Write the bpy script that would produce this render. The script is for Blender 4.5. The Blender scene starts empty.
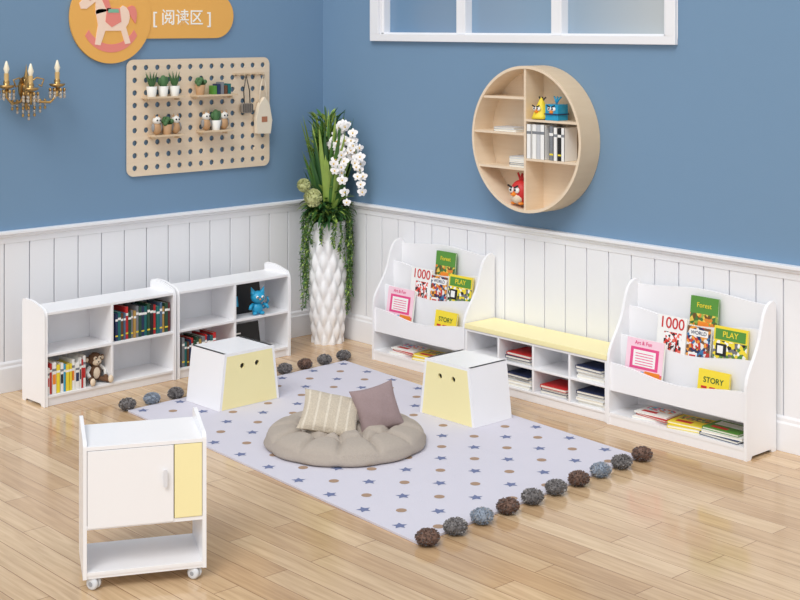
import bpy, bmesh, math, random
from mathutils import Matrix, Vector
random.seed(7)
sc=bpy.context.scene
pi=math.pi
# ------------------------------------------------------------------ materials
MATS={}
def s2l(c):
    c=c/255.
    return c/12.92 if c<=.04045 else ((c+.055)/1.055)**2.4
def col(r,g,b): return (s2l(r),s2l(g),s2l(b),1)
def mat(name,rgb,rough=.5,metal=0,bump=0,bscale=60,var=0,vscale=8,spec=.5,trans=0,sheen=0):
    if name in MATS: return MATS[name]
    m=bpy.data.materials.new(name); m.use_nodes=True; nt=m.node_tree
    b=nt.nodes['Principled BSDF']; c=col(*rgb)
    b.inputs['Roughness'].default_value=rough
    b.inputs['Metallic'].default_value=metal
    b.inputs['Specular IOR Level'].default_value=spec
    if trans: b.inputs['Transmission Weight'].default_value=trans
    tc=nt.nodes.new('ShaderNodeTexCoord')
    n=nt.nodes.new('ShaderNodeTexNoise'); n.inputs['Scale'].default_value=vscale; n.inputs['Detail'].default_value=4
    nt.links.new(tc.outputs['Object'],n.inputs['Vector'])
    v=max(var,.01)
    mx=nt.nodes.new('ShaderNodeMixRGB'); mx.inputs[1].default_value=tuple(min(1,k*(1-v)) for k in c[:3])+(1,)
    mx.inputs[2].default_value=tuple(min(1,k*(1+v)) for k in c[:3])+(1,)
    nt.links.new(n.outputs['Fac'],mx.inputs[0]); nt.links.new(mx.outputs[0],b.inputs['Base Color'])
    if bump:
        n2=nt.nodes.new('ShaderNodeTexNoise'); n2.inputs['Scale'].default_value=bscale; n2.inputs['Detail'].default_value=3
        nt.links.new(tc.outputs['Object'],n2.inputs['Vector'])
        bp=nt.nodes.new('ShaderNodeBump'); bp.inputs['Strength'].default_value=bump; bp.inputs['Distance'].default_value=.004
        nt.links.new(n2.outputs['Fac'],bp.inputs['Height']); nt.links.new(bp.outputs[0],b.inputs['Normal'])
    MATS[name]=m; return m
def plank_floor():
    m=bpy.data.materials.new('wood_planks'); m.use_nodes=True; nt=m.node_tree; L=nt.links.new
    b=nt.nodes['Principled BSDF']; b.inputs['Roughness'].default_value=.13; b.inputs['Specular IOR Level'].default_value=.6
    tc=nt.nodes.new('ShaderNodeTexCoord')
    br=nt.nodes.new('ShaderNodeTexBrick'); br.offset=.37; br.offset_frequency=2
    for k,v in dict(Scale=1,**{'Mortar Size':.0022,'Mortar Smooth':.2,'Bias':0,'Brick Width':1.15,'Row Height':.125}).items(): br.inputs[k].default_value=v
    br.inputs['Color1'].default_value=col(220,192,156); br.inputs['Color2'].default_value=col(200,166,128); br.inputs['Mortar'].default_value=col(158,122,88)
    L(tc.outputs['Object'],br.inputs['Vector'])
    mp=nt.nodes.new('ShaderNodeMapping'); mp.inputs['Scale'].default_value=(1.6,26,1); L(tc.outputs['Object'],mp.inputs['Vector'])
    n=nt.nodes.new('ShaderNodeTexNoise'); n.inputs['Scale'].default_value=1.6; n.inputs['Detail'].default_value=6; n.inputs['Distortion'].default_value=.6; L(mp.outputs[0],n.inputs['Vector'])
    cr=nt.nodes.new('ShaderNodeValToRGB'); cr.color_ramp.elements[0].position=.3; cr.color_ramp.elements[0].color=(.78,.72,.65,1); cr.color_ramp.elements[1].position=.65; cr.color_ramp.elements[1].color=(1.07,1.07,1.06,1)
    L(n.outputs['Fac'],cr.inputs[0])
    mx=nt.nodes.new('ShaderNodeMixRGB'); mx.blend_type='MULTIPLY'; mx.inputs[0].default_value=.85; L(br.outputs['Color'],mx.inputs[1]); L(cr.outputs[0],mx.inputs[2])
    L(mx.outputs[0],b.inputs['Base Color'])
    bp=nt.nodes.new('ShaderNodeBump'); bp.inputs['Strength'].default_value=.25; bp.inputs['Distance'].default_value=.002; bp.invert=True
    L(br.outputs['Fac'],bp.inputs['Height']); L(bp.outputs[0],b.inputs['Normal'])
    return m
def wood_mat(name,c1,c2,axis_scale=(2,2,30)):
    m=bpy.data.materials.new(name); m.use_nodes=True; nt=m.node_tree; L=nt.links.new
    b=nt.nodes['Principled BSDF']; b.inputs['Roughness'].default_value=.5
    tc=nt.nodes.new('ShaderNodeTexCoord'); mp=nt.nodes.new('ShaderNodeMapping'); mp.inputs['Scale'].default_value=axis_scale
    L(tc.outputs['Object'],mp.inputs['Vector'])
    n=nt.nodes.new('ShaderNodeTexNoise'); n.inputs['Scale'].default_value=2; n.inputs['Detail'].default_value=5; L(mp.outputs[0],n.inputs['Vector'])
    mx=nt.nodes.new('ShaderNodeMixRGB'); mx.inputs[1].default_value=col(*c1); mx.inputs[2].default_value=col(*c2)
    L(n.outputs['Fac'],mx.inputs[0]); L(mx.outputs[0],b.inputs['Base Color']); MATS[name]=m
    return m
def art_mat(name,cols,scale=55,seed=0):
    """printed collage: voronoi cells mapped through a stepped ramp"""
    m=bpy.data.materials.new(name); m.use_nodes=True; nt=m.node_tree; L=nt.links.new
    b=nt.nodes['Principled BSDF']; b.inputs['Roughness'].default_value=.35
    tc=nt.nodes.new('ShaderNodeTexCoord'); mp=nt.nodes.new('ShaderNodeMapping'); mp.inputs['Location'].default_value=(seed,seed*.7,seed*.3); L(tc.outputs['Object'],mp.inputs['Vector'])
    v=nt.nodes.new('ShaderNodeTexVoronoi'); v.inputs['Scale'].default_value=scale; L(mp.outputs[0],v.inputs['Vector'])
    sp=nt.nodes.new('ShaderNodeSeparateColor'); L(v.outputs['Color'],sp.inputs[0])
    cr=nt.nodes.new('ShaderNodeValToRGB'); cr.color_ramp.interpolation='CONSTANT'; n=len(cols)
    while len(cr.color_ramp.elements)<n: cr.color_ramp.elements.new(.5)
    for i,(e,c) in enumerate(zip(cr.color_ramp.elements,cols)): e.position=i/n; e.color=col(*c)
    L(sp.outputs[0],cr.inputs[0]); L(cr.outputs[0],b.inputs['Base Color']); return m
WHITE=mat('white_lacquer',(246,246,249),.3)
WHITE2=mat('white_inner_panel',(238,239,243),.45)
TRIM=mat('white_trim_paint',(240,241,245),.45)
YEL=mat('pastel_yellow',(251,240,184),.4)
BLUE_L=mat('blue_wall_paint',(117,149,180),.75,bump=.15,bscale=180)
FLOORM=plank_floor()
MAPLE=wood_mat('maple_wood',(240,222,198),(228,206,178),(2,2,25))
MAPLE2=wood_mat('maple_edge',(228,206,176),(212,186,152),(25,2,2))
ART1=art_mat('art_photo_collage',[(40,50,90),(200,60,50),(235,235,235),(120,80,50),(240,160,60),(60,120,170)],60,1)
ART2=art_mat('art_yellow_collage',[(246,222,60),(30,30,34),(250,250,245),(246,222,60),(90,140,60),(120,120,124)],55,3)
ART3=art_mat('art_green_collage',[(70,120,60),(150,180,80),(110,80,40),(230,140,50),(240,210,90)],50,5)
ART4=art_mat('art_red_collage',[(215,50,45),(250,250,250),(250,250,250),(40,40,44),(240,120,100)],65,8)
ART5=art_mat('art_pink_collage',[(232,90,150),(250,210,226),(250,250,250),(246,150,70),(90,190,220)],60,9)
C=lambda n,r,g,b,ro=.5,**k: mat(n,(r,g,b),ro,**k)
PAGE=C('paper_pages',244,240,228,.8)
BLACK=C('black_matte',30,30,32)
RED=C('red_print',206,44,44); GREEN=C('green_print',90,150,60); PINK=C('pink_print',232,80,140); CYAN=C('cyan_print',60,170,210)
ORANGE=C('orange_print',240,140,40); NAVY=C('navy_print',38,52,92); TEAL=C('teal_print',30,110,110); BROWN=C('brown_print',110,70,45)
LEMON=C('lemon_print',246,222,60); PAPERW=C('white_cover',248,248,246); GREY=C('grey_cover',130,134,140); PURPLE=C('purple_print',120,80,150); LGREY=C('light_grey_cover',206,208,212)
# ------------------------------------------------------------------ mesh builder
class MB:
    def __init__(s): s.v=[];s.f=[];s.m=[];s.sm=[];s.ml=[]
    def mi(s,m):
        if m not in s.ml: s.ml.append(m)
        return s.ml.index(m)
    def add(s,vs,fs,m,M=None,smooth=False):
        o=len(s.v); k=s.mi(m)
        for p in vs:
            p=Vector(p)
            if M is not None: p=M@p
            s.v.append(p)
        for f in fs:
            s.f.append(tuple(i+o for i in f)); s.m.append(k); s.sm.append(smooth)
    def box(s,x0,x1,y0,y1,z0,z1,m,M=None):
        vs=[(x,y,z) for x in(x0,x1) for y in(y0,y1) for z in(z0,z1)]
        s.add(vs,[(0,1,3,2),(4,6,7,5),(0,4,5,1),(2,3,7,6),(0,2,6,4),(1,5,7,3)],m,M)
    def prism(s,pts,ax,a,b,m,M=None,smooth=False):
        n=len(pts)
        def mk(p,t):
            if ax=='x': return (t,p[0],p[1])
            if ax=='y': return (p[0],t,p[1])
            return (p[0],p[1],t)
        vs=[mk(p,a) for p in pts]+[mk(p,b) for p in pts]
        s.add(vs,[tuple(range(n)),tuple(range(2*n-1,n-1,-1))],m,M)
        s.add(vs,[(i,(i+1)%n,(i+1)%n+n,i+n) for i in range(n)],m,M,smooth)
    def lathe(s,prof,m,M=None,seg=24,smooth=True,fn=None):
        vs=[];n=len(prof)
        for i,(r,z) in enumerate(prof):
            for j in range(seg):
                a=2*pi*j/seg; rr=r*(fn(a,z) if fn else 1)
                vs.append((rr*math.cos(a),rr*math.sin(a),z))
        fs=[(i*seg+j,i*seg+(j+1)%seg,(i+1)*seg+(j+1)%seg,(i+1)*seg+j) for i in range(n-1) for j in range(seg)]
        s.add(vs,fs,m,M,smooth)
        if prof[0][0]>1e-5: s.add(vs[:seg],[tuple(range(seg-1,-1,-1))],m,M)
        if prof[-1][0]>1e-5: s.add(vs[-seg:],[tuple(range(seg))],m,M)
    def cyl(s,c,r,h,m,M=None,seg=20,r2=None,ax='z'):
        T=Matrix.Translation(c)
        if ax=='x': T=T@Matrix.Rotation(pi/2,4,'Y')
        if ax=='y': T=T@Matrix.Rotation(-pi/2,4,'X')
        if M is not None: T=M@T
        s.lathe([(r,0),(r if r2 is None else r2,h)],m,T,seg)
    def sph(s,c,r,m,M=None,seg=16,rings=10,fn=None):
        if not hasattr(r,'__len__'): r=(r,r,r)
        vs=[(c[0],c[1],c[2]-r[2])]
        for i in range(1,rings):
            t=-pi/2+pi*i/rings
            for j in range(seg):
                a=2*pi*j/seg; vs.append((c[0]+r[0]*math.cos(t)*math.cos(a),c[1]+r[1]*math.cos(t)*math.sin(a),c[2]+r[2]*math.sin(t)))
        vs.append((c[0],c[1],c[2]+r[2])); e=len(vs)-1
        fs=[(0,1+(j+1)%seg,1+j) for j in range(seg)]
        for i in range(rings-2):
            for j in range(seg):
                a=1+i*seg; fs.append((a+j,a+(j+1)%seg,a+seg+(j+1)%seg,a+seg+j))
        a=1+(rings-2)*seg
        fs+=[(a+j,a+(j+1)%seg,e) for j in range(seg)]
        s.add(vs,fs,m,M,True)
    def tube(s,pts,r,m,M=None,seg=8,r2=None):
        pts=[Vector(p) for p in pts]; n=len(pts); vs=[]
        up=Vector((0,0,1))
        for i,p in enumerate(pts):
            t=(pts[min(i+1,n-1)]-pts[max(i-1,0)]).normalized()
            u=t.cross(up)
            if u.length<1e-3: u=t.cross(Vector((1,0,0)))
            u.normalize(); w=t.cross(u)
            rr=r if r2 is None else r+(r2-r)*i/(n-1)
            for j in range(seg):
                a=2*pi*j/seg; vs.append(p+(u*math.cos(a)+w*math.sin(a))*rr)
        fs=[(i*seg+j,i*seg+(j+1)%seg,(i+1)*seg+(j+1)%seg,(i+1)*seg+j) for i in range(n-1) for j in range(seg)]
        fs+=[tuple(range(seg-1,-1,-1)),tuple(range((n-1)*seg,n*seg))]
        s.add(vs,fs,m,M,True)
    def mesh_from(s,me,m,M=None):
        s.add([v.co.copy() for v in me.vertices],[tuple(p.vertices) for p in me.polygons],m,M)
    def obj(s,name,loc=(0,0,0),rz=0,bevel=0,parent=None,clampfn=None,seg=2):
        if clampfn: s.v=[clampfn(p) for p in s.v]
        me=bpy.data.meshes.new(name); me.from_pydata([tuple(p) for p in s.v],[],s.f)
        for m in s.ml: me.materials.append(m)
        for p,k,q in zip(me.polygons,s.m,s.sm): p.material_index=k; p.use_smooth=q
        bm=bmesh.new(); bm.from_mesh(me)
        bmesh.ops.recalc_face_normals(bm,faces=bm.faces); bm.to_mesh(me); bm.free()
        o=bpy.data.objects.new(name,me); sc.collection.objects.link(o)
        o.location=loc; o.rotation_euler=(0,0,rz)
        if parent: o.parent=parent
        if bevel:
            w=o.modifiers.new('weld','WELD'); w.merge_threshold=1e-5
            b=o.modifiers.new('bevel','BEVEL'); b.width=bevel; b.segments=seg; b.limit_method='ANGLE'; b.angle_limit=math.radians(40)
        return o
def shape_mesh(outer,holes,th):
    """flat plate with true holes (2D curve fill) -> mesh, centred on z=0"""
    cu=bpy.data.curves.new('tmp','CURVE'); cu.dimensions='2D'; cu.fill_mode='BOTH'; cu.extrude=th/2
    for pts in [outer]+holes:
        sp=cu.splines.new('POLY'); sp.points.add(len(pts)-1)
        for q,p in zip(sp.points,pts): q.co=(p[0],p[1],0,1)
        sp.use_cyclic_u=True
    o=bpy.data.objects.new('tmp',cu); sc.collection.objects.link(o)
    dg=bpy.context.evaluated_depsgraph_get(); me=bpy.data.meshes.new_from_object(o.evaluated_get(dg))
    bpy.data.objects.remove(o); bpy.data.curves.remove(cu); return me
def text_mesh(t,size,ext=.001):
    cu=bpy.data.curves.new('tmpt','FONT'); cu.body=t; cu.size=size; cu.extrude=ext; cu.align_x='CENTER'; cu.align_y='CENTER'; cu.offset=size*.008
    o=bpy.data.objects.new('tmpt',cu); sc.collection.objects.link(o)
    dg=bpy.context.evaluated_depsgraph_get(); me=bpy.data.meshes.new_from_object(o.evaluated_get(dg))
    bpy.data.objects.remove(o); bpy.data.curves.remove(cu); return me
def circ(cx,cy,r,n=20): return [(cx+r*math.cos(2*pi*i/n),cy+r*math.sin(2*pi*i/n)) for i in range(n)]
def rrect(x0,x1,y0,y1,r,n=6):
    P=[]
    for cx,cy,a in((x1-r,y0+r,-pi/2),(x1-r,y1-r,0),(x0+r,y1-r,pi/2),(x0+r,y0+r,pi)):
        P+=[(cx+r*math.cos(a+pi/2*i/n),cy+r*math.sin(a+pi/2*i/n)) for i in range(n+1)]
    return P
def bez(p0,p1,p2,p3,n=10):
    return [tuple((1-t)**3*a+3*(1-t)**2*t*b+3*(1-t)*t*t*c+t**3*d for a,b,c,d in zip(p0,p1,p2,p3)) for t in [i/n for i in range(n+1)]]
# ------------------------------------------------------------------ room
XM=9.5; YM=-8.0; HT=3.2
b=MB(); b.box(0,XM,YM,0,-.1,0,FLOORM); b.obj('floor')
b=MB(); b.box(-.12,0,YM,.12,-.1,HT,BLUE_L); b.obj('wall_left')
WX0,WX1,WZ0,WZ1=.66,3.18,2.235,3.0
b=MB()
b.box(0,WX0,0,.12,-.1,HT,BLUE_L); b.box(WX1,XM,0,.12,-.1,HT,BLUE_L)
b.box(WX0,WX1,0,.12,-.1,WZ0,BLUE_L); b.box(WX0,WX1,0,.12,WZ1,HT,BLUE_L); b.obj('wall_right')
m=bpy.data.materials.new('glass_painted_reflection'); m.use_nodes=True; nt=m.node_tree; bs=nt.nodes['Principled BSDF']; bs.inputs['Roughness'].default_value=.15
tc=nt.nodes.new('ShaderNodeTexCoord'); sx=nt.nodes.new('ShaderNodeSeparateXYZ'); nt.links.new(tc.outputs['Object'],sx.inputs[0])
mr=nt.nodes.new('ShaderNodeMapRange'); mr.inputs[1].default_value=.7; mr.inputs[2].default_value=3.2; nt.links.new(sx.outputs[0],mr.inputs[0])
cr=nt.nodes.new('ShaderNodeValToRGB'); cr.color_ramp.elements[0].color=col(112,144,176); cr.color_ramp.elements[1].color=col(196,200,200)  # blue wall reflection and pale outside painted across the opaque panes
e=cr.color_ramp.elements.new(.6); e.color=col(140,166,190)
nt.links.new(mr.outputs[0],cr.inputs[0]); nt.links.new(cr.outputs[0],bs.inputs['Base Color']); GLASS=m
b=MB(); fy=-.03
b.box(WX0-.09,WX1+.07,fy,.0,WZ0-.05,WZ0,TRIM); b.box(WX0-.09,WX1+.07,fy,0,WZ1,WZ1+.07,TRIM)
b.box(WX0-.09,WX0,fy,0,WZ0,WZ1,TRIM); b.box(WX1,WX1+.07,fy,0,WZ0,WZ1,TRIM)
b.box(WX0,WX0+.03,0,.1,WZ0,WZ1,TRIM); b.box(WX1-.03,WX1,0,.1,WZ0,WZ1,TRIM); b.box(WX0,WX1,0,.1,WZ0,WZ0+.012,TRIM); b.box(WX0,WX1,0,.1,WZ1-.02,WZ1,TRIM)
for x in (1.43,2.28): b.box(x,x+.085,-.005,.09,WZ0,WZ1,TRIM)
b.box(WX0,WX1,.06,.07,WZ0,WZ1,GLASS)
b.obj('window_1',bevel=.003)
# wainscot
pw=.172
b=MB(); n=int(-YM/pw)
GRV=mat('groove_grey',(178,182,192),.6)  # grey backing, darker than the planks, seen in the gaps
b.box(0,.006,YM,0,0,.98,GRV)
for i in range(n+1):
    y1=-i*pw-.004; y0=max(-(i+1)*pw+.004,YM)
    if y1>YM: b.box(.004,.018,y0,y1,.0,.96,TRIM)
b.obj('trim_wainscot_left',bevel=.002)
b=MB(); n=int(XM/pw); b.box(.02,XM,-.006,0,0,.98,GRV)
for i in range(n+1):
    x0=max(i*pw+.004,.02); x1=min((i+1)*pw-.004,XM)
    if x0<XM: b.box(x0,x1,-.018,-.004,0,.96,TRIM)
b.obj('trim_wainscot_right',bevel=.002)
railp=[(0,.93),(.022,.93),(.024,.965),(.034,.972),(.036,.985),(.05,.99),(.05,1.008),(0,1.008)]
b=MB(); b.prism(railp,'y',YM,0,TRIM); b.obj('trim_1',bevel=.002)
b=MB(); b.prism([(-p,q) for p,q in railp],'x',.05,XM,TRIM); b.obj('trim_2',bevel=.002)
bbp=[(0,0),(.032,0),(.032,.15),(.026,.162),(.026,.178),(.02,.19),(0,.19)]
b=MB(); b.prism(bbp,'y',YM,0,TRIM); b.obj('baseboard_left',bevel=.002)
b=MB(); b.prism([(-p,q) for p,q in bbp],'x',.032,XM,TRIM); b.obj('baseboard_right',bevel=.002)
# ------------------------------------------------------------------ books
SPINES=[NAVY,TEAL,BROWN,BLACK,RED,C('dark_green_spine',40,80,60),C('steel_spine',80,110,140),C('ochre_spine',190,150,80),GREY,C('maroon_spine',110,36,44)]
BRIGHT=[PAPERW,RED,PAPERW,ORANGE,PAPERW,CYAN,PAPERW,LEMON,PAPERW,PINK]
def book_row(b,x0,x1,y,z,h,cols,d=.15,M=None,tr=(.014,.028),hv=.8):
    x=x0;i=0
    while x<x1-.012:
        t=random.uniform(*tr); hh=h*random.uniform(hv,1.0); c=cols[i%len(cols)] if i%3 else random.choice(cols); i+=1
        if x+t>x1: break
        yy=y+random.uniform(0,.012)
        b.box(x,x+t-.001,yy,yy+.003,z,z+hh,c,M)
        b.box(x,x+.002,yy,yy+d,z,z+hh,c,M); b.box(x+t-.003,x+t-.001,yy,yy+d,z,z+hh,c,M)
        b.box(x+.002,x+t-.003,yy+.003,yy+d-.003,z+.003,z+hh-.004,PAGE,M)
        b.box(x,x+t-.001,yy-.0008,yy,z+hh*.72,z+hh*.8,PAPERW if c not in(PAPERW,LGREY) else GREY,M)
        if i%2 and c not in(PAPERW,LGREY): b.box(x,x+t-.001,yy-.0008,yy,z+hh*.15,z+hh*.2,LEMON,M)
        if c is PAPERW and tr[1]<.03: b.box(x+.003,x+t-.004,yy-.0008,yy,z+hh*.3,z+hh*.62,random.choice([RED,NAVY,BLACK,ORANGE]),M)
        x+=t
def flat_book(b,cx,cy,z,w,d,t,c,rot=0,M=None,art=None):
    T=Matrix.Translation((cx,cy,z))@Matrix.Rotation(rot,4,'Z')
    if M is not None: T=M@T
    b.box(-w/2,w/2,-d/2,d/2,0,.0025,c,T); b.box(-w/2,w/2,-d/2,d/2,t-.0025,t,c,T); b.box(-w/2,-w/2+.003,-d/2,d/2,0,t,c,T)
    b.box(-w/2+.003,w/2-.003,-d/2+.003,d/2-.003,.0025,t-.0025,PAGE,T)
    if art:
        b.box(-w/2*.8,w/2*.8,0,d/2*.8,t,t+.0006,art,T); b.box(-w/2*.7,w/2*.2,-d/2*.7,-d/2*.3,t,t+.0006,RED if art is not RED else NAVY,T)
# ------------------------------------------------------------------ two-by-two shelf (local: x width, y depth from front 0, front faces -y)
def cubby(name,w,d,h,loc,rz):
    b=MB(); t=.018
    top=h-.052
    side=[(d,0),(d,h-.012),(d-.012,h),(d-.06,h)]+bez((d-.06,h),(d-.14,h),(.12,h-.012),(.035,h-.03),8)[1:]+bez((.035,h-.03),(.01,h-.04),(0,h-.06),(0,h-.09),6)[1:]+[(0,0.0),(.035,0),(.05,.018),(d-.05,.018),(d-.035,0)]
    b.prism(side,'x',0,t,WHITE); b.prism(side,'x',w-t,w,WHITE)
    b.box(t,w-t,.005,d,top-t,top,WHITE)
    b.box(t,w-t,d-.008,d,.03,top-t,WHITE2)
    b.box(t,w-t,.003,d-.008,.05,.05+t,WHITE)
    b.box(t,w-t,.012,.026,.0,.05,WHITE)
    zm=.05+(top-t-.05)*.5
    b.box(t,w-t,.003,d-.008,zm,zm+t,WHITE)
    b.box(w/2-t/2,w/2+t/2,.004,d-.008,.05+t,zm,WHITE); b.box(w/2-t/2,w/2+t/2,.004,d-.008,zm+t,top-t,WHITE)
    b.obj(name,loc,rz,bevel=.0025)
    return .05+t,zm+t
RZ=math.radians(91.5)
WA,DA,HA=.945,.27,.62
LA=(.505,-2.562,0); LB=(.48,-1.607,0)
zl,zu=cubby('cubby_bookshelf',WA,DA,HA,LA,RZ)
cubby('cubby_bookshelf',WA,DA,HA,LB,RZ)
b=MB(); book_row(b,.50,.915,.012,zu+.001,.205,SPINES); b.obj('bookshelf_books',LA,RZ)
b=MB(); book_row(b,.03,.30,.012,zl+.001,.195,BRIGHT); b.obj('bookshelf_books',LA,RZ)
b=MB(); book_row(b,.05,.33,.012,zl+.001,.195,SPINES); b.obj('bookshelf_books',LB,RZ)
def card(name,x0,x1,y,z,h,c,loc,rz,mk=None):
    b=MB(); T=Matrix.Translation((0,y,z))@Matrix.Rotation(math.radians(-10),4,'X')
    b.box(x0,x1,0,.008,0,h,c,T)
    if mk: mk(b,T)
    b.obj(name,loc,rz,bevel=.001)
card('picture_card',.50,.80,.13,zu+.002,.20,BLACK,LB,RZ,lambda b,T:(b.box(.53,.60,-.001,0,.05,.12,CYAN,T),b.box(.55,.57,-.0015,-.001,.06,.11,PAPERW,T)))
card('picture_card',.50,.78,.12,zl+.002,.18,BLACK,LB,RZ,lambda b,T:(b.box(.515,.765,-.001,0,.01,.03,GREY,T),b.box(.53,.62,-.001,0,.11,.12,PAPERW,T)))
SKYB=C('sky_blue_toy',40,160,205,.4)
b=MB() # blue kitten toy
S=Matrix.Scale(1.2,4)
b.sph((0,0,.035),(.035,.03,.035),SKYB,S); b.sph((0,-.01,.1),(.042,.036,.036),SKYB,S)
for s in(-1,1):
    b.lathe([(.018,0),(.0,.04)],SKYB,S@Matrix.Translation((s*.026,-.005,.122))@Matrix.Rotation(s*.35,4,'Y'),8)
    b.sph((s*.016,-.045,.105),.008,PAPERW,S); b.sph((s*.016,-.052,.105),.004,BLACK,S)
    b.sph((s*.022,-.02,.01),(.014,.02,.01),SKYB,S); b.tube([(s*.03,-.01,.06),(s*.05,-.025,.05),(s*.055,-.03,.035)],.009,SKYB,S)
b.tube([(.02,.02,.02),(.06,.03,.03),(.075,.02,.07),(.065,.01,.09)],.007,SKYB,S); b.sph((0,-.048,.093),.005,ORANGE,S)
b.obj('toy_cat',(LB[0]-.065,LB[1]+.69,zu+.001),RZ-.3)
BRF=C('brown_plush',112,80,58,.9,bump=.6,bscale=300); CRM=C('cream_plush',232,214,190,.9)
b=MB(); S=Matrix.Scale(1.1,4)
b.sph((0,0,.055),(.04,.035,.05),BRF,S); b.sph((0,-.018,.055),(.026,.02,.036),CRM,S)
b.sph((0,-.005,.13),(.042,.036,.038),BRF,S); b.sph((0,-.028,.12),(.028,.02,.022),CRM,S)
for s in(-1,1):
    b.sph((s*.014,-.036,.14),(.012,.008,.012),CRM,S); b.sph((s*.014,-.044,.141),.0045,BLACK,S)
    b.sph((s*.05,.0,.132),(.016,.008,.018),BRF,S); b.sph((s*.05,-.006,.132),(.010,.005,.012),CRM,S)
    b.tube([(s*.032,-.005,.09),(s*.058,-.02,.065),(s*.05,-.04,.035)],.012,PAPERW,S,r2=.01); b.sph((s*.048,-.044,.03),.014,BRF,S)
    b.tube([(s*.02,-.01,.02),(s*.04,-.05,.018),(s*.055,-.075,.016)],.014,BRF,S); b.sph((s*.058,-.082,.022),(.016,.012,.022),CRM,S)
b.sph((0,-.048,.122),.004,BLACK,S); b.tube([(-.012,-.047,.112),(0,-.05,.108),(.012,-.047,.112)],.0015,BLACK,S,seg=5)
b.obj('plush_monkey',(LA[0]-.10,LA[1]+.392,zl+.002),RZ)
# ------------------------------------------------------------------ book display racks
def cover(b,x,w,h,y,z,base,kind,tilt=-14):
    T=Matrix.Translation((x,y,z))@Matrix.Rotation(math.radians(tilt),4,'X')
    b.box(0,w,0,.003,0,h,base,T); b.box(.003,w-.003,.003,.012,.003,h-.003,PAGE,T); b.box(0,w,.012,.015,0,h,base,T)
    def r(u0,u1,v0,v1,m,k=1): b.box(u0*w,u1*w,-.0006*k,0,v0*h,v1*h,m,T)
    def tx(s,size,u,v,m,k=4):
        me=text_mesh(s,h*size,.0003); b.mesh_from(me,m,T@Matrix.Translation((w*u,-.0006*k,h*v))@Matrix.Rotation(pi/2,4,'X'))
    if kind=='pink':
        r(.0,1,.30,1,C('pale_pink_cover',250,212,226)); r(.12,.88,.44,.84,PINK,2); r(.2,.8,.49,.79,PAPERW,3); r(.3,1,.0,.40,ART5,2); r(.0,.28,.0,.40,CYAN,2); r(.55,.95,.32,.42,ORANGE,4)
        tx('Art & Fun',.10,.45,.92,PINK)
        for i in range(5): r(.26,.74,.52+i*.05,.535+i*.05,PINK,4)
    if kind=='1000':
        tx('1000',.30,.5,.86,RED,2)
        r(.25,.85,.2,.7,ART4)
        for i in range(8): b.tube([(w*(.52+.026*i*math.cos(i*.9+k)),-.002,h*(.44+.03*i*math.sin(i*.9+k))) for k in(0,.4,.8,1.2)],.004,RED if i%3 else BLACK,T,6)
        tx('children',.09,.5,.12,BLACK,2)
    if kind=='photo':
        r(.0,1,.0,1,ART1); r(.1,.9,.8,.94,PAPERW,2); tx('WORLD',.11,.5,.87,NAVY,4); r(.1,.48,.12,.45,PAPERW,2); r(.15,.42,.16,.4,RED,3)
    if kind=='yellow':
        r(.0,1,.0,.72,ART2); r(.05,.95,.74,.95,GREEN,2); tx('PLAY',.16,.5,.85,LEMON,4); r(.5,.92,.1,.36,NAVY,2); r(.08,.4,.42,.66,BLACK,2); r(.13,.3,.47,.62,PAPERW,3)
    if kind=='green':
        r(.0,1,.0,.6,ART3); r(.0,1,.6,1,GREEN,1); tx('Forest',.16,.5,.80,LEMON,4); r(.3,.7,.15,.42,ORANGE,3)
    if kind=='lime':
        r(.0,1,.0,.45,ART3); tx('STORY',.20,.5,.74,C('deep_green_text',20,90,50),3)
        for i in range(3): r(.12+i*.27,.30+i*.27,.52,.58,RED,3)
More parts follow.
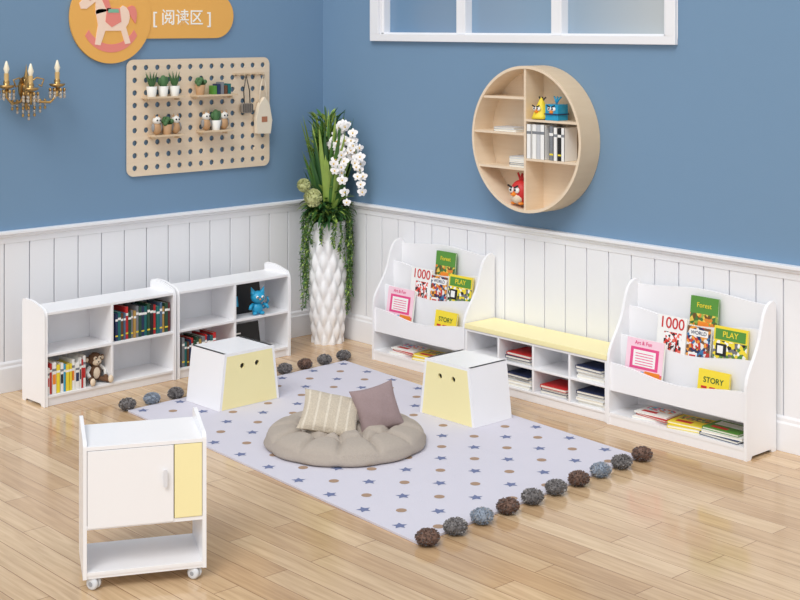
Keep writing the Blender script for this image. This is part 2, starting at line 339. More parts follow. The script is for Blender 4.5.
def rack(loc,w):
    d,h,t=.28,.81,.018
    b=MB()
    prof=[(d,0),(d,h-.02),(d-.02,h)]+bez((d-.03,h),(d-.1,h-.005),(d-.12,h-.07),(d-.15,h-.18),8)+bez((d-.15,h-.18),(.08,.50),(0,.47),(0,.36),8)[1:]+[(0,0),(.04,0),(.052,.018),(d-.05,.018),(d-.04,0)]
    b.prism(prof,'x',0,t,WHITE); b.prism(prof,'x',w-t,w,WHITE)
    def wavy(y,z0,ze,zc,m=WHITE,dip=1):
        pts=[(t,z0),(w-t,z0)]
        for i in range(25):
            u=i/24; x=w-t-(w-2*t)*u
            pts.append((x,ze+(zc-ze)*math.sin(pi*u)**2))
        b.prism(pts,'y',y,y+.014,m)
    wavy(d-.016,.05,h-.03,h-.002,WHITE)
    wavy(.012,.195,.355,.31); wavy(.105,.21,.505,.46); wavy(.185,.21,.66,.615)
    b.box(t,w-t,.012,d-.016,.195,.21,WHITE); b.box(t,w-t,.003,d-.016,.05,.068,WHITE); b.box(t,w-t,.006,.02,0,.05,WHITE)
    b.obj('book_display_rack',loc,0,bevel=.0025)
    b=MB(); k=w/.955
    def cv(x,*a): cover(b,x*k,*a)
    cv(.09,.26,.30,.035,.212,PAPERW,'pink',-9)
    cv(.60,.20,.21,.035,.212,LEMON,'lime',-9)
    cv(.25,.20,.29,.124,.362,PAPERW,'1000',-7); cv(.46,.155,.26,.124,.362,PAPERW,'photo',-7)
    cv(.64,.215,.275,.124,.375,LEMON,'yellow',-7)
    cv(.43,.185,.235,.204,.54,GREEN,'green',-6)
    fb=lambda x,*a,**q: flat_book(b,x*k,*a,**q)
    fb(.28,.12,.069,.24,.17,.014,PAPERW,.15,art=RED); fb(.30,.12,.084,.22,.17,.012,RED,-.1); fb(.28,.12,.097,.22,.16,.01,PAPERW,.05,art=ART5)
    fb(.52,.115,.069,.22,.18,.018,LEMON,.2); fb(.52,.12,.088,.22,.17,.014,LEMON,.1,art=ART3)
    fb(.76,.115,.069,.25,.18,.016,NAVY,-.05); fb(.77,.12,.086,.25,.18,.016,PAPERW,.06); fb(.76,.12,.103,.23,.17,.014,GREEN,.0,art=PAPERW)
    b.obj('picture_books',loc,0)
RA=(.915,-.31,0); RB=(2.99,-.325,0)
rack(RA,.90); rack(RB,.94)
# ------------------------------------------------------------------ bench
b=MB(); X0,X1=0,1.16; d=.275; t=.018
b.box(0,X1,-.004,d,.362,.392,YEL)
b.box(0,t,0,d,0,.361,WHITE); b.box(X1-t,X1,0,d,0,.361,WHITE); b.box(t,X1-t,.003,d,.345,.361,WHITE)
b.box(t,X1-t,d-.01,d,.03,.345,WHITE2); b.box(t,X1-t,.002,d-.01,.05,.066,WHITE); b.box(t,X1-t,.008,.022,0,.05,WHITE)
b.box(t,X1-t,.003,d-.01,.198,.213,WHITE)
for i in(1,2,3):
    x=X1*i/4; b.box(x-.008,x+.008,.004,d-.01,.066,.345,WHITE)
BL=(1.823,-.315,0); b.obj('storage_bench',BL,0,bevel=.003)
b=MB()
def stack(x,z,n):
    for i in range(n):
        flat_book(b,x+random.uniform(-.006,.006),.12+random.uniform(-.01,.01),z,.20,.19,.018,[NAVY,PAPERW,RED,LGREY,PAPERW][(i*2+n)%5],random.uniform(-.05,.05)); z+=.0185
stack(.437,.214,3); stack(1.01,.214,4); stack(.437,.067,4); stack(.725,.067,3); stack(1.01,.067,4)
b.obj('bench_books',BL,0)
# ------------------------------------------------------------------ rug (slightly skewed, as laid) + pompoms
Lc,Tc,Rc,Bc=[Vector((x,y)) for x,y in((.919,-2.239),(.85,-.498),(3.513,-.69),(3.62,-2.403))]
def rp(u,v): return Lc*(1-u)*(1-v)+Tc*(1-u)*v+Rc*u*v+Bc*u*(1-v)
RUG=C('rug_lavender_cotton',214,211,222,.95,bump=.5,bscale=220); STAR=C('rug_star_blue',112,122,158,.95); DOT=C('rug_dot_brown',168,140,118,.95)
b=MB(); rt=.011
N=24
vs=[]
for i in range(N+1):
    for j in range(N+1):
        p=rp(i/N,j/N); vs.append((p.x,p.y,rt))
fs=[(i*(N+1)+j,(i+1)*(N+1)+j,(i+1)*(N+1)+j+1,i*(N+1)+j+1) for i in range(N) for j in range(N)]
b.add(vs,fs,RUG)
c=[rp(0,0),rp(1,0),rp(1,1),rp(0,1)]
b.add([(p.x,p.y,z) for z in(0.001,rt) for p in c],[(0,1,5,4),(1,2,6,5),(2,3,7,6),(3,0,4,7),(3,2,1,0)],RUG)
nu,nv=20,13
for i in range(nu):
    for j in range(nv):
        u=(i+.5)/nu; v=(j+.5)/nv; p=rp(u,v)
        if (i+j)%2==0:
            if i%2==0:
                a0=random.choice([0,.3]); r=.038
                pts=[(p.x+(r if k%2==0 else r*.5)*math.cos(a0+k*pi/5),p.y+(r if k%2==0 else r*.5)*math.sin(a0+k*pi/5),rt+.0008) for k in range(10)]
                b.add(pts+[(p.x,p.y,rt+.0008)],[(k,(k+1)%10,10) for k in range(10)],STAR)
            else:
                b.add([(x,y,rt+.0008) for x,y in circ(p.x,p.y,.026,16)],[tuple(range(16))],DOT)
PG=C('pompom_grey',118,114,114,1,var=.35,vscale=60); PB=C('pompom_brown',122,96,84,1,var=.35,vscale=60); PS=C('pompom_slate',150,160,174,1,var=.35,vscale=60)
PGD=C('pompom_grey_light',178,174,172,1)
def pom(cx,cy,m,r=.05):
    R=random.Random(int(cx*1000+cy*777))
    cz=.038
    b.sph((cx,cy,cz),(r*.88,r*.95,.031),m,None,16,10)
    for k in range(620):
        v=Vector((R.gauss(0,1),R.gauss(0,1),R.gauss(0,1))).normalized()
        s=(v.orthogonal()@Matrix.Rotation(R.uniform(0,6),3,v)).normalized()*.003
        k2=R.uniform(.95,1.07); p1=Vector((cx+v.x*r*k2,cy+v.y*r*1.08*k2,max(.003,cz+v.z*.036*k2))); p0=Vector((cx+v.x*r*.75,cy+v.y*r*.75,cz+v.z*.026))
        mm=m if k%4 else (PGD if m is not PB else PG)
        b.add([p0-s,p0+s,p1+s,p1-s],[(0,1,2,3)],mm)
seq=[PB,PG,PS,PB,PG,PG,PB,PS,PG,PB]
for k in range(10):
    v=(k+.15)/9.3; p=rp(1.0,v); pom(p.x+.034,p.y,seq[k],.053)
for k in range(11):
    v=(k+.1)/10; p=rp(0,v); pom(p.x-.034,p.y,[PG,PS,PG,PB,PG][k%5],.048)
b.obj('pompom_rug')
# ------------------------------------------------------------------ stools
def stool(loc,rz,D=.35,W=.45,TW=.37):
    Hh=.33
    b=MB(); th=.02
    def xw(z): return W/2+(TW/2-W/2)*z/Hh
    for s in(-1,1):
        pts=[(s*W/2,0),(s*TW/2,Hh-.0),(s*(TW/2-th),Hh-.0),(s*(W/2-th),0)]
        b.prism(pts,'y',.012,D,WHITE)
    b.box(-TW/2-.001,TW/2+.001,0.012,D,Hh-.02,Hh,WHITE)
    b.prism([(-W/2+th,0.004),(W/2-th,.004),(TW/2-th,Hh-.021),(-TW/2+th,Hh-.021)],'y',D-.018,D,WHITE)
    outer=[(-W/2,0.0),(W/2,0.0),(TW/2,Hh),(-TW/2,Hh)]
    def at(z,ins): return xw(z)-ins
    inn=[(-at(.0,.018),.002),(at(.0,.018),.002),(at(Hh-.016,.018),Hh-.016),(-at(Hh-.016,.018),Hh-.016)]
    M=Matrix.Translation((0,.006,0))@Matrix.Rotation(pi/2,4,'X')
    holes=[circ(-.055,Hh-.085,.016),circ(.055,Hh-.085,.016)]
    b.mesh_from(shape_mesh(inn,holes,.014),YEL,M)
    b.mesh_from(shape_mesh(outer,[inn],.013),WHITE,M)
    return b.obj('step_stool',loc,rz,bevel=.003)
z0=rt+.0008
stool((1.312,-1.635,z0),math.radians(91),.34)
stool((2.345,-.985,z0),math.radians(0),.31,.45,.365)
# ------------------------------------------------------------------ floor cushion & pillows
LIN=C('linen_greige',178,167,156,.95,bump=.9,bscale=160,var=.08,vscale=90)
cc=(2.285,-1.70)
b=MB(); R0=.435; NR,NA=80,216
btn=[]
for rr,n,o in [(0,1,0),(.125,6,0),(.25,12,.5)]:
    for k in range(n): btn.append((rr*math.cos(2*pi*(k+o)/n),rr*math.sin(2*pi*(k+o)/n)))
segs=[]
for i in range(len(btn)):
    for j in range(i):
        if math.hypot(btn[i][0]-btn[j][0],btn[i][1]-btn[j][1])<.155: segs.append((btn[i],btn[j]))
for k in range(12):
    a=2*pi*(k+.5)/12; segs.append(((.25*math.cos(a),.25*math.sin(a)),(R0*math.cos(a),R0*math.sin(a))))
def dseg(x,y,s):
    (ax,ay),(bx,by)=s; dx,dy=bx-ax,by-ay; t=max(0,min(1,((x-ax)*dx+(y-ay)*dy)/(dx*dx+dy*dy)))
    return math.hypot(x-ax-t*dx,y-ay-t*dy)
def hh(x,y):
    r=math.hypot(x,y)/R0
    rim=max(0,1-r**7)**.5
    ds=min(dseg(x,y,s) for s in segs); db=min(math.hypot(x-bx,y-by) for bx,by in btn)
    puff=math.sin(min(1,ds/.045)*pi/2)**.7
    return .036+rim*(.026+.034*puff+.018*min(1,db/.05))
vs=[(0,0,hh(0,0))]
for i in range(1,NR+1):
    r=R0*i/NR
    for j in range(NA):
        a=2*pi*j/NA; x,y=r*math.cos(a),r*math.sin(a); vs.append((x,y,hh(x,y)))
fs=[(0,1+j,1+(j+1)%NA) for j in range(NA)]
for i in range(NR-1):
    for j in range(NA):
        q=1+i*NA; fs.append((q+j,q+NA+j,q+NA+(j+1)%NA,q+(j+1)%NA))
base=len(vs)-NA
for k,(rr,zz) in enumerate([(R0*1.008,.022),(R0*.995,.008),(R0*.95,.0)]):
    for j in range(NA):
        a=2*pi*j/NA; f=1+.022*abs(math.cos(a*6)); vs.append((rr*f*math.cos(a),rr*f*math.sin(a),zz))
for k in range(3):
    for j in range(NA):
        q=base+k*NA; fs.append((q+j,q+NA+j,q+NA+(j+1)%NA,q+(j+1)%NA))
fs.append(tuple(range(len(vs)-NA,len(vs))))
b.add(vs,fs,LIN,smooth=True)
for bx,by in btn: b.sph((bx,by,hh(bx,by)+.003),(.010,.010,.006),LIN,seg=10,rings=6)
b.obj('round_floor_cushion',(cc[0],cc[1],z0))
def pillow(name,cen,wa,va,size,th,m,stripes=None,sy=None):
    wa=Vector(wa).normalized(); va=Vector(va); va=(va-wa*va.dot(wa)).normalized(); na=wa.cross(va)
    M=Matrix.Translation(cen)@Matrix(((wa.x,va.x,na.x,0),(wa.y,va.y,na.y,0),(wa.z,va.z,na.z,0),(0,0,0,1)))
    b=MB(); n=28; sy=sy or size
    for s in(-1,1):
        vs=[]
        for i in range(n+1):
            for j in range(n+1):
                u=-1+2*i/n; v=-1+2*j/n
                pu=u*(1-.10*(1-v*v)*abs(u)**1.5); pv=v*(1-.10*(1-u*u)*abs(v)**1.5)
                k=(max(0,(1-u**2))*max(0,(1-v**2)))**.5
                wr=.03*math.sin(7*u+3*v)*math.sin(5*v-2*u)
                vs.append((pu*size/2,pv*sy/2,s*th/2*k**.8*(1+wr*2)))
        fs=[(i*(n+1)+j,(i+1)*(n+1)+j,(i+1)*(n+1)+j+1,i*(n+1)+j+1) for i in range(n) for j in range(n)]
        if s>0 and stripes:
            g1=[f for k,f in enumerate(fs) if (k//n)%5!=2]; g2=[f for k,f in enumerate(fs) if (k//n)%5==2]
            b.add(vs,g1,m,M,True); b.add(vs,g2,stripes,M,True)
        else: b.add(vs,fs,m,M,True)
    return b.obj(name,(0,0,0))
PIL1=C('pillow_linen',198,186,168,.95,bump=1,bscale=120,var=.3,vscale=140); PILS=C('pillow_linen_light',216,206,190,.95,bump=1,bscale=120,var=.2,vscale=140); PIL2=C('pillow_mauve',156,136,136,.95,bump=.8,bscale=200,var=.1,vscale=100)
Fv=Vector((-.7396,.673,0)); Rv=Vector((.673,.7396,0)); Zv=Vector((0,0,1))
pillow('throw_pillow',(2.270,-1.795,.185),Rv*.97-Zv*.20,Fv*.84+Zv*.50+Rv*.16,.33,.10,PIL1,PILS,.29)
pillow('throw_pillow',(2.39,-1.56,.195),Rv*.90+Zv*.16+Fv*.4,Zv*.85-Rv*.16+Fv*.35,.26,.10,PIL2)
# ------------------------------------------------------------------ cart
b=MB(); W,D=.50,.33; t=.016; zb=.05
prof=[(0,zb),(D,zb),(D,.615),(D-.012,.632),(D-.035,.635)]+bez((D-.035,.635),(D-.1,.63),(.12,.615),(.04,.61),8)[1:]+bez((.04,.61),(.012,.608),(0,.60),(0,.585),5)[1:]
b.prism(prof,'x',0,t,WHITE); b.prism(prof,'x',W-t,W,WHITE)
b.box(t,W-t,.0,D,.572,.588,WHITE); b.box(t,W-t,0.003,D,.25,.266,WHITE); b.box(t,W-t,0.003,D,.062,.078,WHITE); b.box(t,W-t,.006,.02,zb,.062,WHITE)
b.box(t,W-t,D-.01,D,.266,.572,WHITE2)
b.box(t+.002,.365,-.002,.014,.256,.57,WHITE); b.box(.369,W-t-.002,-.001,.014,.268,.57,YEL)
b.prism(rrect(.322,.337,.405,.475,.007),'y',-.02,-.012,C('handle_white',225,226,232,.3)); b.box(.326,.333,-.014,0,.41,.417,WHITE); b.box(.326,.333,-.014,0,.463,.47,WHITE)
CAST=C('caster_clear',222,226,232,.15); CHR=C('chrome',190,190,195,.25,metal=1); CASTC=C('caster_core',160,164,172,.3)
for x in(.045,W-.045):
    for y in(.030,D-.045):
        b.cyl((x,y,.04),.007,.012,CHR,seg=12)
        b.box(x-.006,x+.006,y-.018,y+.018,.03,.046,CHR)
        for s in(-1,1):
            T=Matrix.Translation((x,y,.0265))@Matrix.Rotation(.9,4,'Z')@Matrix.Translation((s*.010,0,0))@Matrix.Rotation(s*pi/2,4,'Y')
            b.lathe([(.024,-.006),(.0262,-.002),(.0262,.004),(.022,.010),(.010,.013),(0,.013)],CAST,T,28); b.cyl((0,0,.0125),.009,.002,CASTC,T,16)
b.obj('rolling_cabinet',(3.086,-3.761,0),math.radians(63.4),bevel=.002)
# ------------------------------------------------------------------ pegboard
def onleft(y,z,off=0):
    return Matrix(((0,0,1,off),(1,0,0,y),(0,1,0,z),(0,0,0,1)))
M=onleft(-1.70,1.282,.0135)
PWd,PHt=1.185,.785
holes=[]
nc,nr=13,9
for i in range(nc):
    for j in range(nr):
        holes.append(circ(.06+i*(PWd-.12)/(nc-1),.055+j*(PHt-.11)/(nr-1),.019,14))
b=MB(); b.mesh_from(shape_mesh(rrect(0,PWd,0,PHt,.05),holes,.010),MAPLE,M)
b.box(.1,.14,.1,.14,-.012,0,MAPLE,M); b.box(PWd-.14,PWd-.1,.1,.14,-.012,0,MAPLE,M)
POT=C('pot_white',238,236,230,.5); LEAFG=C('succulent_green',70,110,66,.6,var=.3); TERR=C('figurine_tan',190,150,110,.6); FIG=C('figurine_grey',150,150,150,.6)
def pshelf(x0,x1,y):
    b.box(x0,x1,y-.012,y,.006,.10,MAPLE2,M)
    for x in(x0+.02,x1-.03): b.box(x,x+.01,y-.03,y-.012,.006,.06,MAPLE2,M)
pshelf(.11,.40,.535); pshelf(.50,.84,.535); pshelf(.16,.40,.275); pshelf(.55,.80,.285)
def pot(x,y,kind,s=1.25):
    T=M@Matrix.Translation((x,y,.055))@Matrix.Rotation(-pi/2,4,'X')@Matrix.Scale(s,4)
    if kind<3: b.lathe([(.022,0),(.03,.055),(.026,.055),(.026,.045)],POT if kind!=2 else TERR,T,14)
    if kind==0:
        for k in range(12):
            a=k*.63; b.lathe([(.006,0),(.0085,.03),(0,.075+.012*(k%3))],LEAFG,T@Matrix.Translation((0,0,.045))@Matrix.Rotation(a,4,'Z')@Matrix.Rotation(.4,4,'Y'),6)
    if kind==1:
        b.sph((0,0,.075),(.022,.022,.040),LEAFG,T); b.sph((.022,0,.085),(.012,.01,.022),LEAFG,T); b.sph((-.022,0,.08),(.012,.01,.02),LEAFG,T)
    if kind==2:
        for k in range(14): b.sph((.02*math.cos(k),.02*math.sin(k*1.3),.06+.012*(k%3)),.013,LEAFG,T,8,6)
    if kind==3: # small owl figurine
        b.sph((0,0,.034),(.026,.022,.034),TERR,T); b.sph((0,0,.078),(.024,.022,.022),POT,T)
        for q in(-1,1): b.lathe([(.008,0),(0,.02)],TERR,T@Matrix.Translation((q*.014,0,.094)),8); b.sph((q*.009,-.02,.08),.005,BLACK,T,8,6); b.sph((q*.024,0,.04),(.008,.014,.024),FIG,T,8,6)
for x,y,k in((.16,.535,0),(.25,.535,1),(.34,.535,0),(.55,.535,2),(.20,.275,3),(.28,.275,2),(.35,.275,3),(.60,.285,3),(.68,.285,1),(.75,.285,3)): pot(x,y,k)
for i in range(5): b.box(.64+i*.03,.665+i*.03,.535,.535+.06+.012*(i%3),.03,.09,[GREEN,NAVY,GREY,BROWN,TEAL][i],M)
for i,x in enumerate((.88,.93,.985,1.04,1.10)): b.tube([(x,.66,.0),(x,.66,.05),(x,.672,.055)],.004,MAPLE2,M,6)
b.box(.86,1.13,.665,.675,.01,.02,MAPLE2,M)
b.obj('pegboard')
M2=onleft(-1.69,1.282,.048)
b=MB()
b.tube([(.93,.45,.0),(.925,.55,.0),(.945,.66,.0),(.975,.55,.0),(.98,.45,.0)],.004,BLACK,M2,6)
b.prism(rrect(.90,1.0,.39,.46,.02),'z',-.014,.014,C('purse_grey',150,140,130),M2)
for i in range(5): b.box(.912+i*.018,.919+i*.018,.395,.455,.014,.0155,BLACK,M2)
b.obj('hanging_purse')
b=MB(); TOTE=C('canvas_tote',236,224,204,.9,bump=.4)
b.tube([(1.06,.44,0),(1.075,.58,0),(1.10,.665,0),(1.12,.58,0),(1.135,.44,0)],.004,TOTE,M2,6)
b.prism([(1.035,.24),(1.15,.235),(1.165,.33),(1.14,.45),(1.10,.50),(1.055,.45),(1.025,.35)],'z',-.018,.018,TOTE,M2)
b.box(1.07,1.12,.32,.36,.018,.0195,C('tote_print',180,120,90),M2)
b.obj('hanging_tote_bag')
# ------------------------------------------------------------------ wall sign
b=MB(); ORG=C('sign_orange',240,180,92,.6); SW=C('sign_white',255,252,244,.6)
M=onleft(-1.82,2.35,.004)
b.prism(rrect(.05,.99,-.142,.17,.154,10),'z',0,.010,ORG,M)
b.prism(circ(0,0,.305,64),'z',0,.016,ORG,M)
T=M@Matrix.Translation((.56,-.005,.0115))
b.mesh_from(text_mesh('[ 阅读区 ]',.115,.001),SW,T)
HP=C('horse_pink',238,140,128,.6); HC=C('horse_cream',252,222,200,.6); HG=C('horse_green',130,190,160,.6); HB=C('horse_brown',205,110,84,.6)
MH=M@Matrix.Translation((.0,.02,0))@Matrix.Diagonal((1.2,1.2,1,1))
def pl(pts,m,k): b.prism(pts,'z',.016,.016+.002*k,m,MH)
arc=[(.19*math.cos(a),-.02+.19*math.sin(a)) for a in [pi*(1.17+.66*i/14) for i in range(15)]]
arc2=[(.165*math.cos(a),-.0+.165*math.sin(a)) for a in [pi*(1.83-.66*i/14) for i in range(15)]]
pl(arc+arc2,HP,1)
body=bez((-.10,.02),(-.06,.05),(.03,.0),(.07,.05),8)+bez((.07,.05),(.12,.04),(.13,-.03),(.09,-.07),6)[1:]+[(.12,-.16),(.085,-.165),(.06,-.09),(-.04,-.09),(-.07,-.17),(-.105,-.165),(-.085,-.06)]
pl(body,HC,2)
head=[(-.10,.0),(-.10,.07),(-.155,.03),(-.19,.03),(-.20,.06),(-.15,.11),(-.12,.15),(-.09,.17),(-.08,.14),(-.04,.10),(-.02,.02)]
pl(head,HC,2); pl([(-.085,.14),(-.06,.15),(-.03,.11),(-.01,.05),(-.0,.01),(-.03,.02),(-.06,.08)],HP,3)
pl([(-.03,.035),(.05,.035),(.06,-.04),(.0,-.07),(-.04,-.04)],HP,3); pl([(-.02,.03),(.04,.03),(.045,.01),(-.025,.01)],HG,4); pl(bez((.10,.04),(.16,.08),(.17,.0),(.15,-.05),6)+[(.12,-.01)],HP,3)
pl(circ(-.135,.085,.009,10),HB,3)
b.obj('wall_sign')
# ------------------------------------------------------------------ sconce
b=MB(); GOLD=C('antique_gold',196,160,104,.35,metal=1); CRY=mat('crystal',(225,215,200),.05,trans=.5); CAN=C('candle_sleeve',214,180,120,.5)
M=onleft(-2.44,1.90,.0)@Matrix.Diagonal((1.12,1.12,1.12,1))
b.prism([(x*.7,y*1.3) for x,y in circ(0,0,.05,24)],'z',0,.012,GOLD,M); b.sph((0,0,.02),(.02,.03,.018),GOLD,M); b.lathe([(.0,-.13),(.014,-.1),(.007,-.06),(.022,-.03),(.008,0),(.018,.05),(.005,.1),(0,.14)],GOLD,M@Matrix.Translation((0,0,.03))@Matrix.Rotation(-pi/2,4,'X'),12)
bulb=C('bulb_glass',250,240,215,.2)
for (ex,ey,ez) in((-.155,.0,.10),(.155,.0,.10),(-.04,-.015,.16)):
    b.tube([(0,-.02,.03),(ex*.35,-.075,.06),(ex*.75,-.08,ez*.9),(ex,-.04,ez),(ex,ey,ez)],.008,GOLD,M)
    b.tube([(0,.02,.03),(ex*.35,.06,.05),(ex*.6,.05,.06),(ex*.5,.01,.06),(ex*.4,.02,.06)],.005,GOLD,M)
    T=M@Matrix.Translation((ex,ey,ez))@Matrix.Rotation(-pi/2,4,'X')
    b.lathe([(.006,0),(.040,.012),(.046,.024),(.014,.02),(.018,.04),(.014,.05)],GOLD,T,16); b.lathe([(.013,.04),(.013,.09)],CAN,T,12); b.lathe([(.009,.09),(.017,.115),(.005,.155),(0,.16)],bulb,T,12)
    for k in range(8):
        a=k*pi/4; P0=Vector((.042*math.cos(a),.042*math.sin(a),.010))
        for q in range(3): b.sph((P0.x,P0.y,P0.z-.02-q*.019),(.0075,.0075,.011),CRY if q else GOLD,T,8,6)
for k,(x,l) in enumerate(((-.10,3),(-.07,4),(-.035,5),(0,6),(.035,5),(.07,4),(.10,3))):
    for q in range(l): b.sph((x,-.07-q*.02,.06),(.008,.011,.008),CRY if q%2 else GOLD,M,8,6)
b.obj('wall_sconce')
# ------------------------------------------------------------------ round wall shelf on right wall
cx,cz,r,dp=2.215,1.585,.46,.18
M=Matrix(((1,0,0,cx),(0,0,-1,-.002),(0,1,0,cz),(0,0,0,1)))
b=MB(); n=72; t=.018
ring=[]
for rr,zz in((r,0),(r,dp),(r-t,dp),(r-t,.01)):
    for j in range(n): a=2*pi*j/n; ring.append((rr*math.cos(a),rr*math.sin(a),zz))
for k,mm in((0,MAPLE2),(1,MAPLE),(2,MAPLE)):
    b.add(ring,[(k*n+j,k*n+(j+1)%n,(k+1)*n+(j+1)%n,(k+1)*n+j) for j in range(n)],mm,M,k!=1)
b.prism(circ(0,0,r-.003,n),'z',.0,.01,MAPLE,M)
ri=r-t
vx=-.0; hv=math.sqrt(ri**2-vx**2)
b.box(vx-.008,vx+.008,-hv,hv,.01,dp-.005,MAPLE,M)
def sh(y,side):
    xe=math.sqrt(ri**2-y*y)
    if side<0: b.box(-xe,vx-.008,y-.007,y+.007,.01,dp-.006,MAPLE,M)
    else: b.box(vx+.008,xe,y-.007,y+.007,.01,dp-.006,MAPLE,M)
for y in(.255,.03,-.19): sh(y,-1)
for y in(.12,-.125): sh(y,1)
b.obj('round_wall_shelf',bevel=.0)
b=MB()
W0=Matrix.Translation((cx,-dp-.002,cz))
book_row(b,0.012,.185,.008,-.117,.215,[PAPERW,PAPERW,LGREY],.12,W0,(.034,.042),.97); book_row(b,.20,.34,.008,-.117,.21,[GREY,PAPERW,BLACK],.12,W0,(.026,.036),.93)
flat_book(b,-.19,.09,.038,.19,.13,.014,PAPERW,0,W0); flat_book(b,-.20,.09,.053,.17,.13,.012,LGREY,.05,W0)
for i in range(5): flat_book(b,-.085,.09,-.182+i*.0135,.14,.12,.013,[PAPERW,GREY,PAPERW,PAPERW,LGREY][i],.03*i-.05,W0)
b.obj('round_shelf_books')
def bird(name,x,z,m,shape,s=1.0):
    b=MB(); T=Matrix.Translation((cx+x,-dp-.002+.065,z))@Matrix.Scale(s,4)
    if shape=='ball': b.sph((0,0,.05),(.046,.042,.05),m,T); b.sph((0,-.018,.03),(.030,.028,.026),CRM,T)
    if shape=='cone': b.lathe([(.0,.0),(.058,.004),(.05,.02),(.012,.11),(0,.125)],m,T,20)
    if shape=='cube':
        b.box(-.045,.045,-.04,.04,0,.085,m,T); b.box(-.05,.05,-.045,.045,.03,.036,NAVY,T)
    zf=.062
    for q in(-1,1):
        b.sph((q*.015,-.041,zf),(.013,.008,.013),PAPERW,T,10,8); b.sph((q*.012,-.049,zf),.005,BLACK,T,8,6)
        b.box(-.012,.012,-.002,.002,-.003,.003,BLACK,T@Matrix.Translation((q*.017,-.048,zf+.014))@Matrix.Rotation(-q*.4,4,'Y'))
    b.lathe([(.012,0),(0,.026)],ORANGE,T@Matrix.Translation((0,-.038,zf-.018))@Matrix.Rotation(pi/2,4,'X'),8)
    for q in(-.5,0,.5): b.tube([(0,0,.09),(q*.03,.005,.115),(q*.05,.01,.125)],.005,m if shape!='cone' else BLACK,T,6)
    for q in(-1,1): b.sph((q*.02,-.02,.006),(.012,.016,.006),ORANGE,T,8,6)
    b.obj(name)
bird('toy_bird',.085,cz+.128,LEMON,'cone',1.1)
bird('toy_bird',.21,cz+.128,SKYB,'cube',1.15)
xb=-.088; zbr=cz-math.sqrt(ri**2-(abs(xb)+.04)**2)+.004
bird('toy_bird',xb,zbr,RED,'ball',1.55)
# ------------------------------------------------------------------ vase + plant
VX,VY=.30,-.20
VW=C('vase_white_ceramic',248,248,250,.25)
b=MB()
prof=[]
NZ=80
for i in range(NZ+1):
    z=.88*i/NZ; u=i/NZ
    prof.append((.100+.036*math.sin(pi*min(1,.12+u*.8)**.9*.8),z))
seg=90
vs=[]
for i,(rr,z) in enumerate(prof):
    for j in range(seg):
        a=2*pi*j/seg
        w=abs(math.sin(5*a+z*16))*abs(math.sin(5*a-z*16)); k=rr-.017+.024*w**.7
        vs.append((k*math.cos(a),k*math.sin(a),z))
fs=[(i*seg+j,i*seg+(j+1)%seg,(i+1)*seg+(j+1)%seg,(i+1)*seg+j) for i in range(NZ) for j in range(seg)]
b.add(vs,fs,VW,smooth=True); b.add(vs[:seg],[tuple(range(seg-1,-1,-1))],VW)
b.lathe([(.122,.87),(.125,.882),(.108,.882),(.10,.84),(0,.84)],VW,seg=48)
b.obj('tall_vase',(VX,VY,0))
G1=C('leaf_green',74,118,50,.5,var=.35,vscale=12); G2=C('leaf_light_green',150,178,84,.5,var=.3,vscale=12); G3=C('leaf_dark_green',48,90,46,.5,var=.3); PET=C('orchid_petal',254,252,252,.6); ALL=C('allium_green',190,194,140,.8,var=.2,vscale=60); STEM=C('stem_green',90,120,60,.6)
b=MB()
def blade(p0,dirv,L,w,droop,m,n=9,fold=.25):
    p=Vector(p0); d=Vector(dirv).normalized(); vs=[]
    side=d.cross(Vector((0,0,1)))
    if side.length<.05: side=Vector((1,0,0))
    side.normalize()
    for i in range(n+1):
        u=i/n; ww=w*(math.sin(pi*min(1,.12+u*.88))**.8)
        nrm=side.cross(d).normalized()
        vs+= [p-side*ww/2+nrm*ww*fold, p.copy(), p+side*ww/2+nrm*ww*fold]
        p=p+d*(L/n); d=(d+Vector((0,0,-droop/n))).normalized()
    fs=[]
    for i in range(n): fs+=[(3*i,3*i+1,3*i+4,3*i+3),(3*i+1,3*i+2,3*i+5,3*i+4)]
    b.add(vs,fs,m,None,True)
rnd=random.Random(3)
for i in range(150):
    a=rnd.uniform(0,2*pi); el=rnd.uniform(.0,.27); L=rnd.uniform(.40,.88)*(1-.5*el)
    blade((.05*math.cos(a),.05*math.sin(a),.86),(math.sin(el)*math.cos(a),math.sin(el)*math.sin(a),math.cos(el)),L,rnd.uniform(.032,.058),rnd.uniform(.05,.7),rnd.choice([G1,G1,G2,G2,G3]))
for i in range(320):
    z=rnd.uniform(.98,1.62); a=rnd.uniform(0,2*pi); rr=rnd.uniform(.0,.10)
    el=rnd.uniform(.25,1.1)
    blade((rr*math.cos(a),rr*math.sin(a),z),(math.sin(el)*math.cos(a),math.sin(el)*math.sin(a),math.cos(el)),rnd.uniform(.07,.13),rnd.uniform(.018,.03),rnd.uniform(.2,1.0),rnd.choice([G1,G2,G2,G3]),5)
for i in range(300):
    a=rnd.uniform(0,2*pi); el=rnd.uniform(.5,1.7); rr=rnd.uniform(0,.10)
    blade((rr*math.cos(a),rr*math.sin(a),rnd.uniform(.88,1.02)),(math.sin(el)*math.cos(a),math.sin(el)*math.sin(a),math.cos(el)),rnd.uniform(.08,.18),rnd.uniform(.02,.04),rnd.uniform(.4,1.4),rnd.choice([G1,G2,G3,G3]),6)
def leaf(p,d,L,w,m):
    d=d.normalized(); s=d.cross(Vector((.3,.2,1))).normalized()
    b.add([p,p+d*L*.4+s*w/2,p+d*L,p+d*L*.4-s*w/2],[(0,1,2,3)],m)
angL=math.atan2(-Rv.y,-Rv.x); angR=math.atan2(Rv.y,Rv.x)
specs=[(angL+o,.66) for o in(-.45,-.25,-.1,.05,.2,.4,.5)]+[(angR+o,.66) for o in(-.5,-.4,-.25,-.1,.0,.15,.3,.4)]+[(angL+.9,.25),(angR-.9,.28),(angR-1.3,.2),(angL+1.3,.18)]
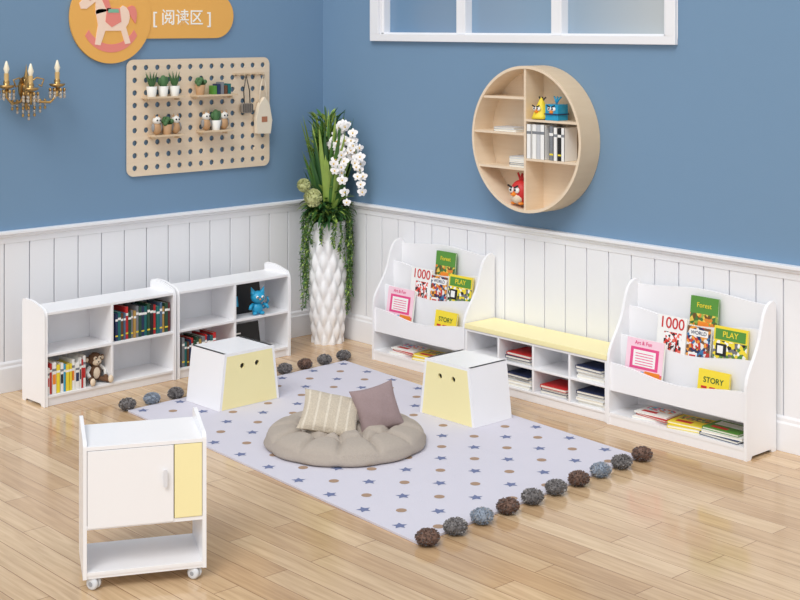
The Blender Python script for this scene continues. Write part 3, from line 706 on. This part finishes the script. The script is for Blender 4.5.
for k,(a0,ln) in enumerate(specs):
    for q in range(2):
        ang=a0+rnd.uniform(-.08,.08); R1=rnd.uniform(.15,.19); zb2=.90-ln*rnd.uniform(.55,1.05)
        pts=[]
        for i in range(26):
            u=i/25
            if u<.25: t=u/.25; rr=.05+(R1-.05)*t; z=.90+.07*math.sin(pi*t)
            else: t=(u-.25)/.75; rr=R1+.012*math.sin(9*t+k); z=.90-(.90-zb2)*t
            pts.append(Vector((rr*math.cos(ang+.03*math.sin(6*u)),rr*math.sin(ang+.03*math.sin(6*u)),z)))
        b.tube(pts,.0022,STEM,seg=5)
        for i in range(3,26):
            for w in range(3):
                leaf(pts[i]+Vector((0,0,rnd.uniform(-.012,.012))),Vector((rnd.uniform(-1,1),rnd.uniform(-1,1),rnd.uniform(-1.1,.1))),rnd.uniform(.02,.036),.013,rnd.choice([G1,G2,G3]))
for (dx,dz,rr) in((-.165,.27,.05),(-.10,.18,.068)):
    c=Rv*dx+Zv*(.88+dz)-Fv*.12
    b.tube([Vector((0,0,.86)),Vector((c.x*.5,c.y*.5,.86+dz*.7)),c],.004,STEM,seg=6)
    b.sph(c,rr*.8,ALL)
    for k in range(260):
        v=Vector((rnd.gauss(0,1),rnd.gauss(0,1),rnd.gauss(0,1))).normalized(); s=v.orthogonal().normalized()*.004; p=c+v*rr
        b.add([c+v*rr*.75-s,c+v*rr*.75+s,p+s*1.6,p-s*1.6],[(0,1,2,3)],ALL)
LIP=C('orchid_lip',230,190,80)
def orchid(p,f,s):
    f=f.normalized(); u=f.cross(Vector((0,0,1))).normalized(); w=u.cross(f)
    for k in range(5):
        a=2*pi*k/5+pi/2; d=(u*math.cos(a)+w*math.sin(a)); e=f.cross(d); wd=.62 if k in(1,4) else .42
        L=s*(1.0 if k in(1,4) else .92)
        vs=[p,p+d*L*.45+e*L*wd*.8+f*.004,p+d*L*.85+e*L*wd*.55,p+d*L*1.02-f*.004,p+d*L*.85-e*L*wd*.55,p+d*L*.45-e*L*wd*.8+f*.004]
        b.add(vs,[tuple(range(6))],PET)
    b.sph(p+f*.006,.006,LIP,seg=8,rings=6)
for st,(sx,top,ex,ez) in enumerate(((.04,.76,.25,.36),(.0,.80,.14,.18),(.06,.66,.27,.26),(-.02,.74,.08,.40),(.03,.86,.22,.50))):
    p0=Vector((0,0,.86)); p1=p0+Rv*sx*.5+Zv*top*.7-Fv*.05; p2=p0+Rv*(sx+.1)+Zv*(top+.12)-Fv*.10; p3=p0+Rv*ex+Zv*ez-Fv*.17
    pts=[Vector(q) for q in bez(p0,p1,p2,p3,28)]
    b.tube(pts,.0035,STEM,seg=6)
    for i in range(13,29):
        off=Rv*rnd.uniform(-.03,.03)-Fv*rnd.uniform(0.0,.03)+Zv*rnd.uniform(-.015,.015)
        orchid(pts[i]+off,-Fv*.9+Rv*rnd.uniform(-.5,.5)+Zv*rnd.uniform(-.2,.25),rnd.uniform(.032,.042))
def cl(p):
    p=p.copy(); p.x=max(p.x,.055-VX); p.y=min(p.y,-.055-VY); return p
b.obj('potted_plant',(VX,VY,0.0),clampfn=cl)
# ------------------------------------------------------------------ light & camera
w=bpy.data.worlds.new('soft_daylight'); sc.world=w; w.use_nodes=True
w.node_tree.nodes['Background'].inputs[0].default_value=(.98,.99,1,1); w.node_tree.nodes['Background'].inputs[1].default_value=.85
def sun(name,dirv,st,ang,c=(1,1,1)):
    l=bpy.data.lights.new(name,'SUN'); l.energy=st; l.angle=math.radians(ang); l.color=c
    o=bpy.data.objects.new(name,l); sc.collection.objects.link(o); o.location=(5,-5,5)
    o.rotation_euler=Vector(dirv).to_track_quat('-Z','Y').to_euler()
sun('sun_key',(-.36,.64,-.80),1.55,28,(1,.985,.96))
cam=bpy.data.cameras.new('camera'); co=bpy.data.objects.new('camera',cam); sc.collection.objects.link(co)
co.location=(8.104,-6.591,2.3); co.rotation_euler=(pi/2,0,math.atan2(.7396,.673)); cam.lens=1387/800*36; cam.sensor_width=36; cam.shift_y=-.34375
cam.clip_start=.1; sc.camera=co
sc.view_settings.view_transform='Standard'; sc.view_settings.look='None'
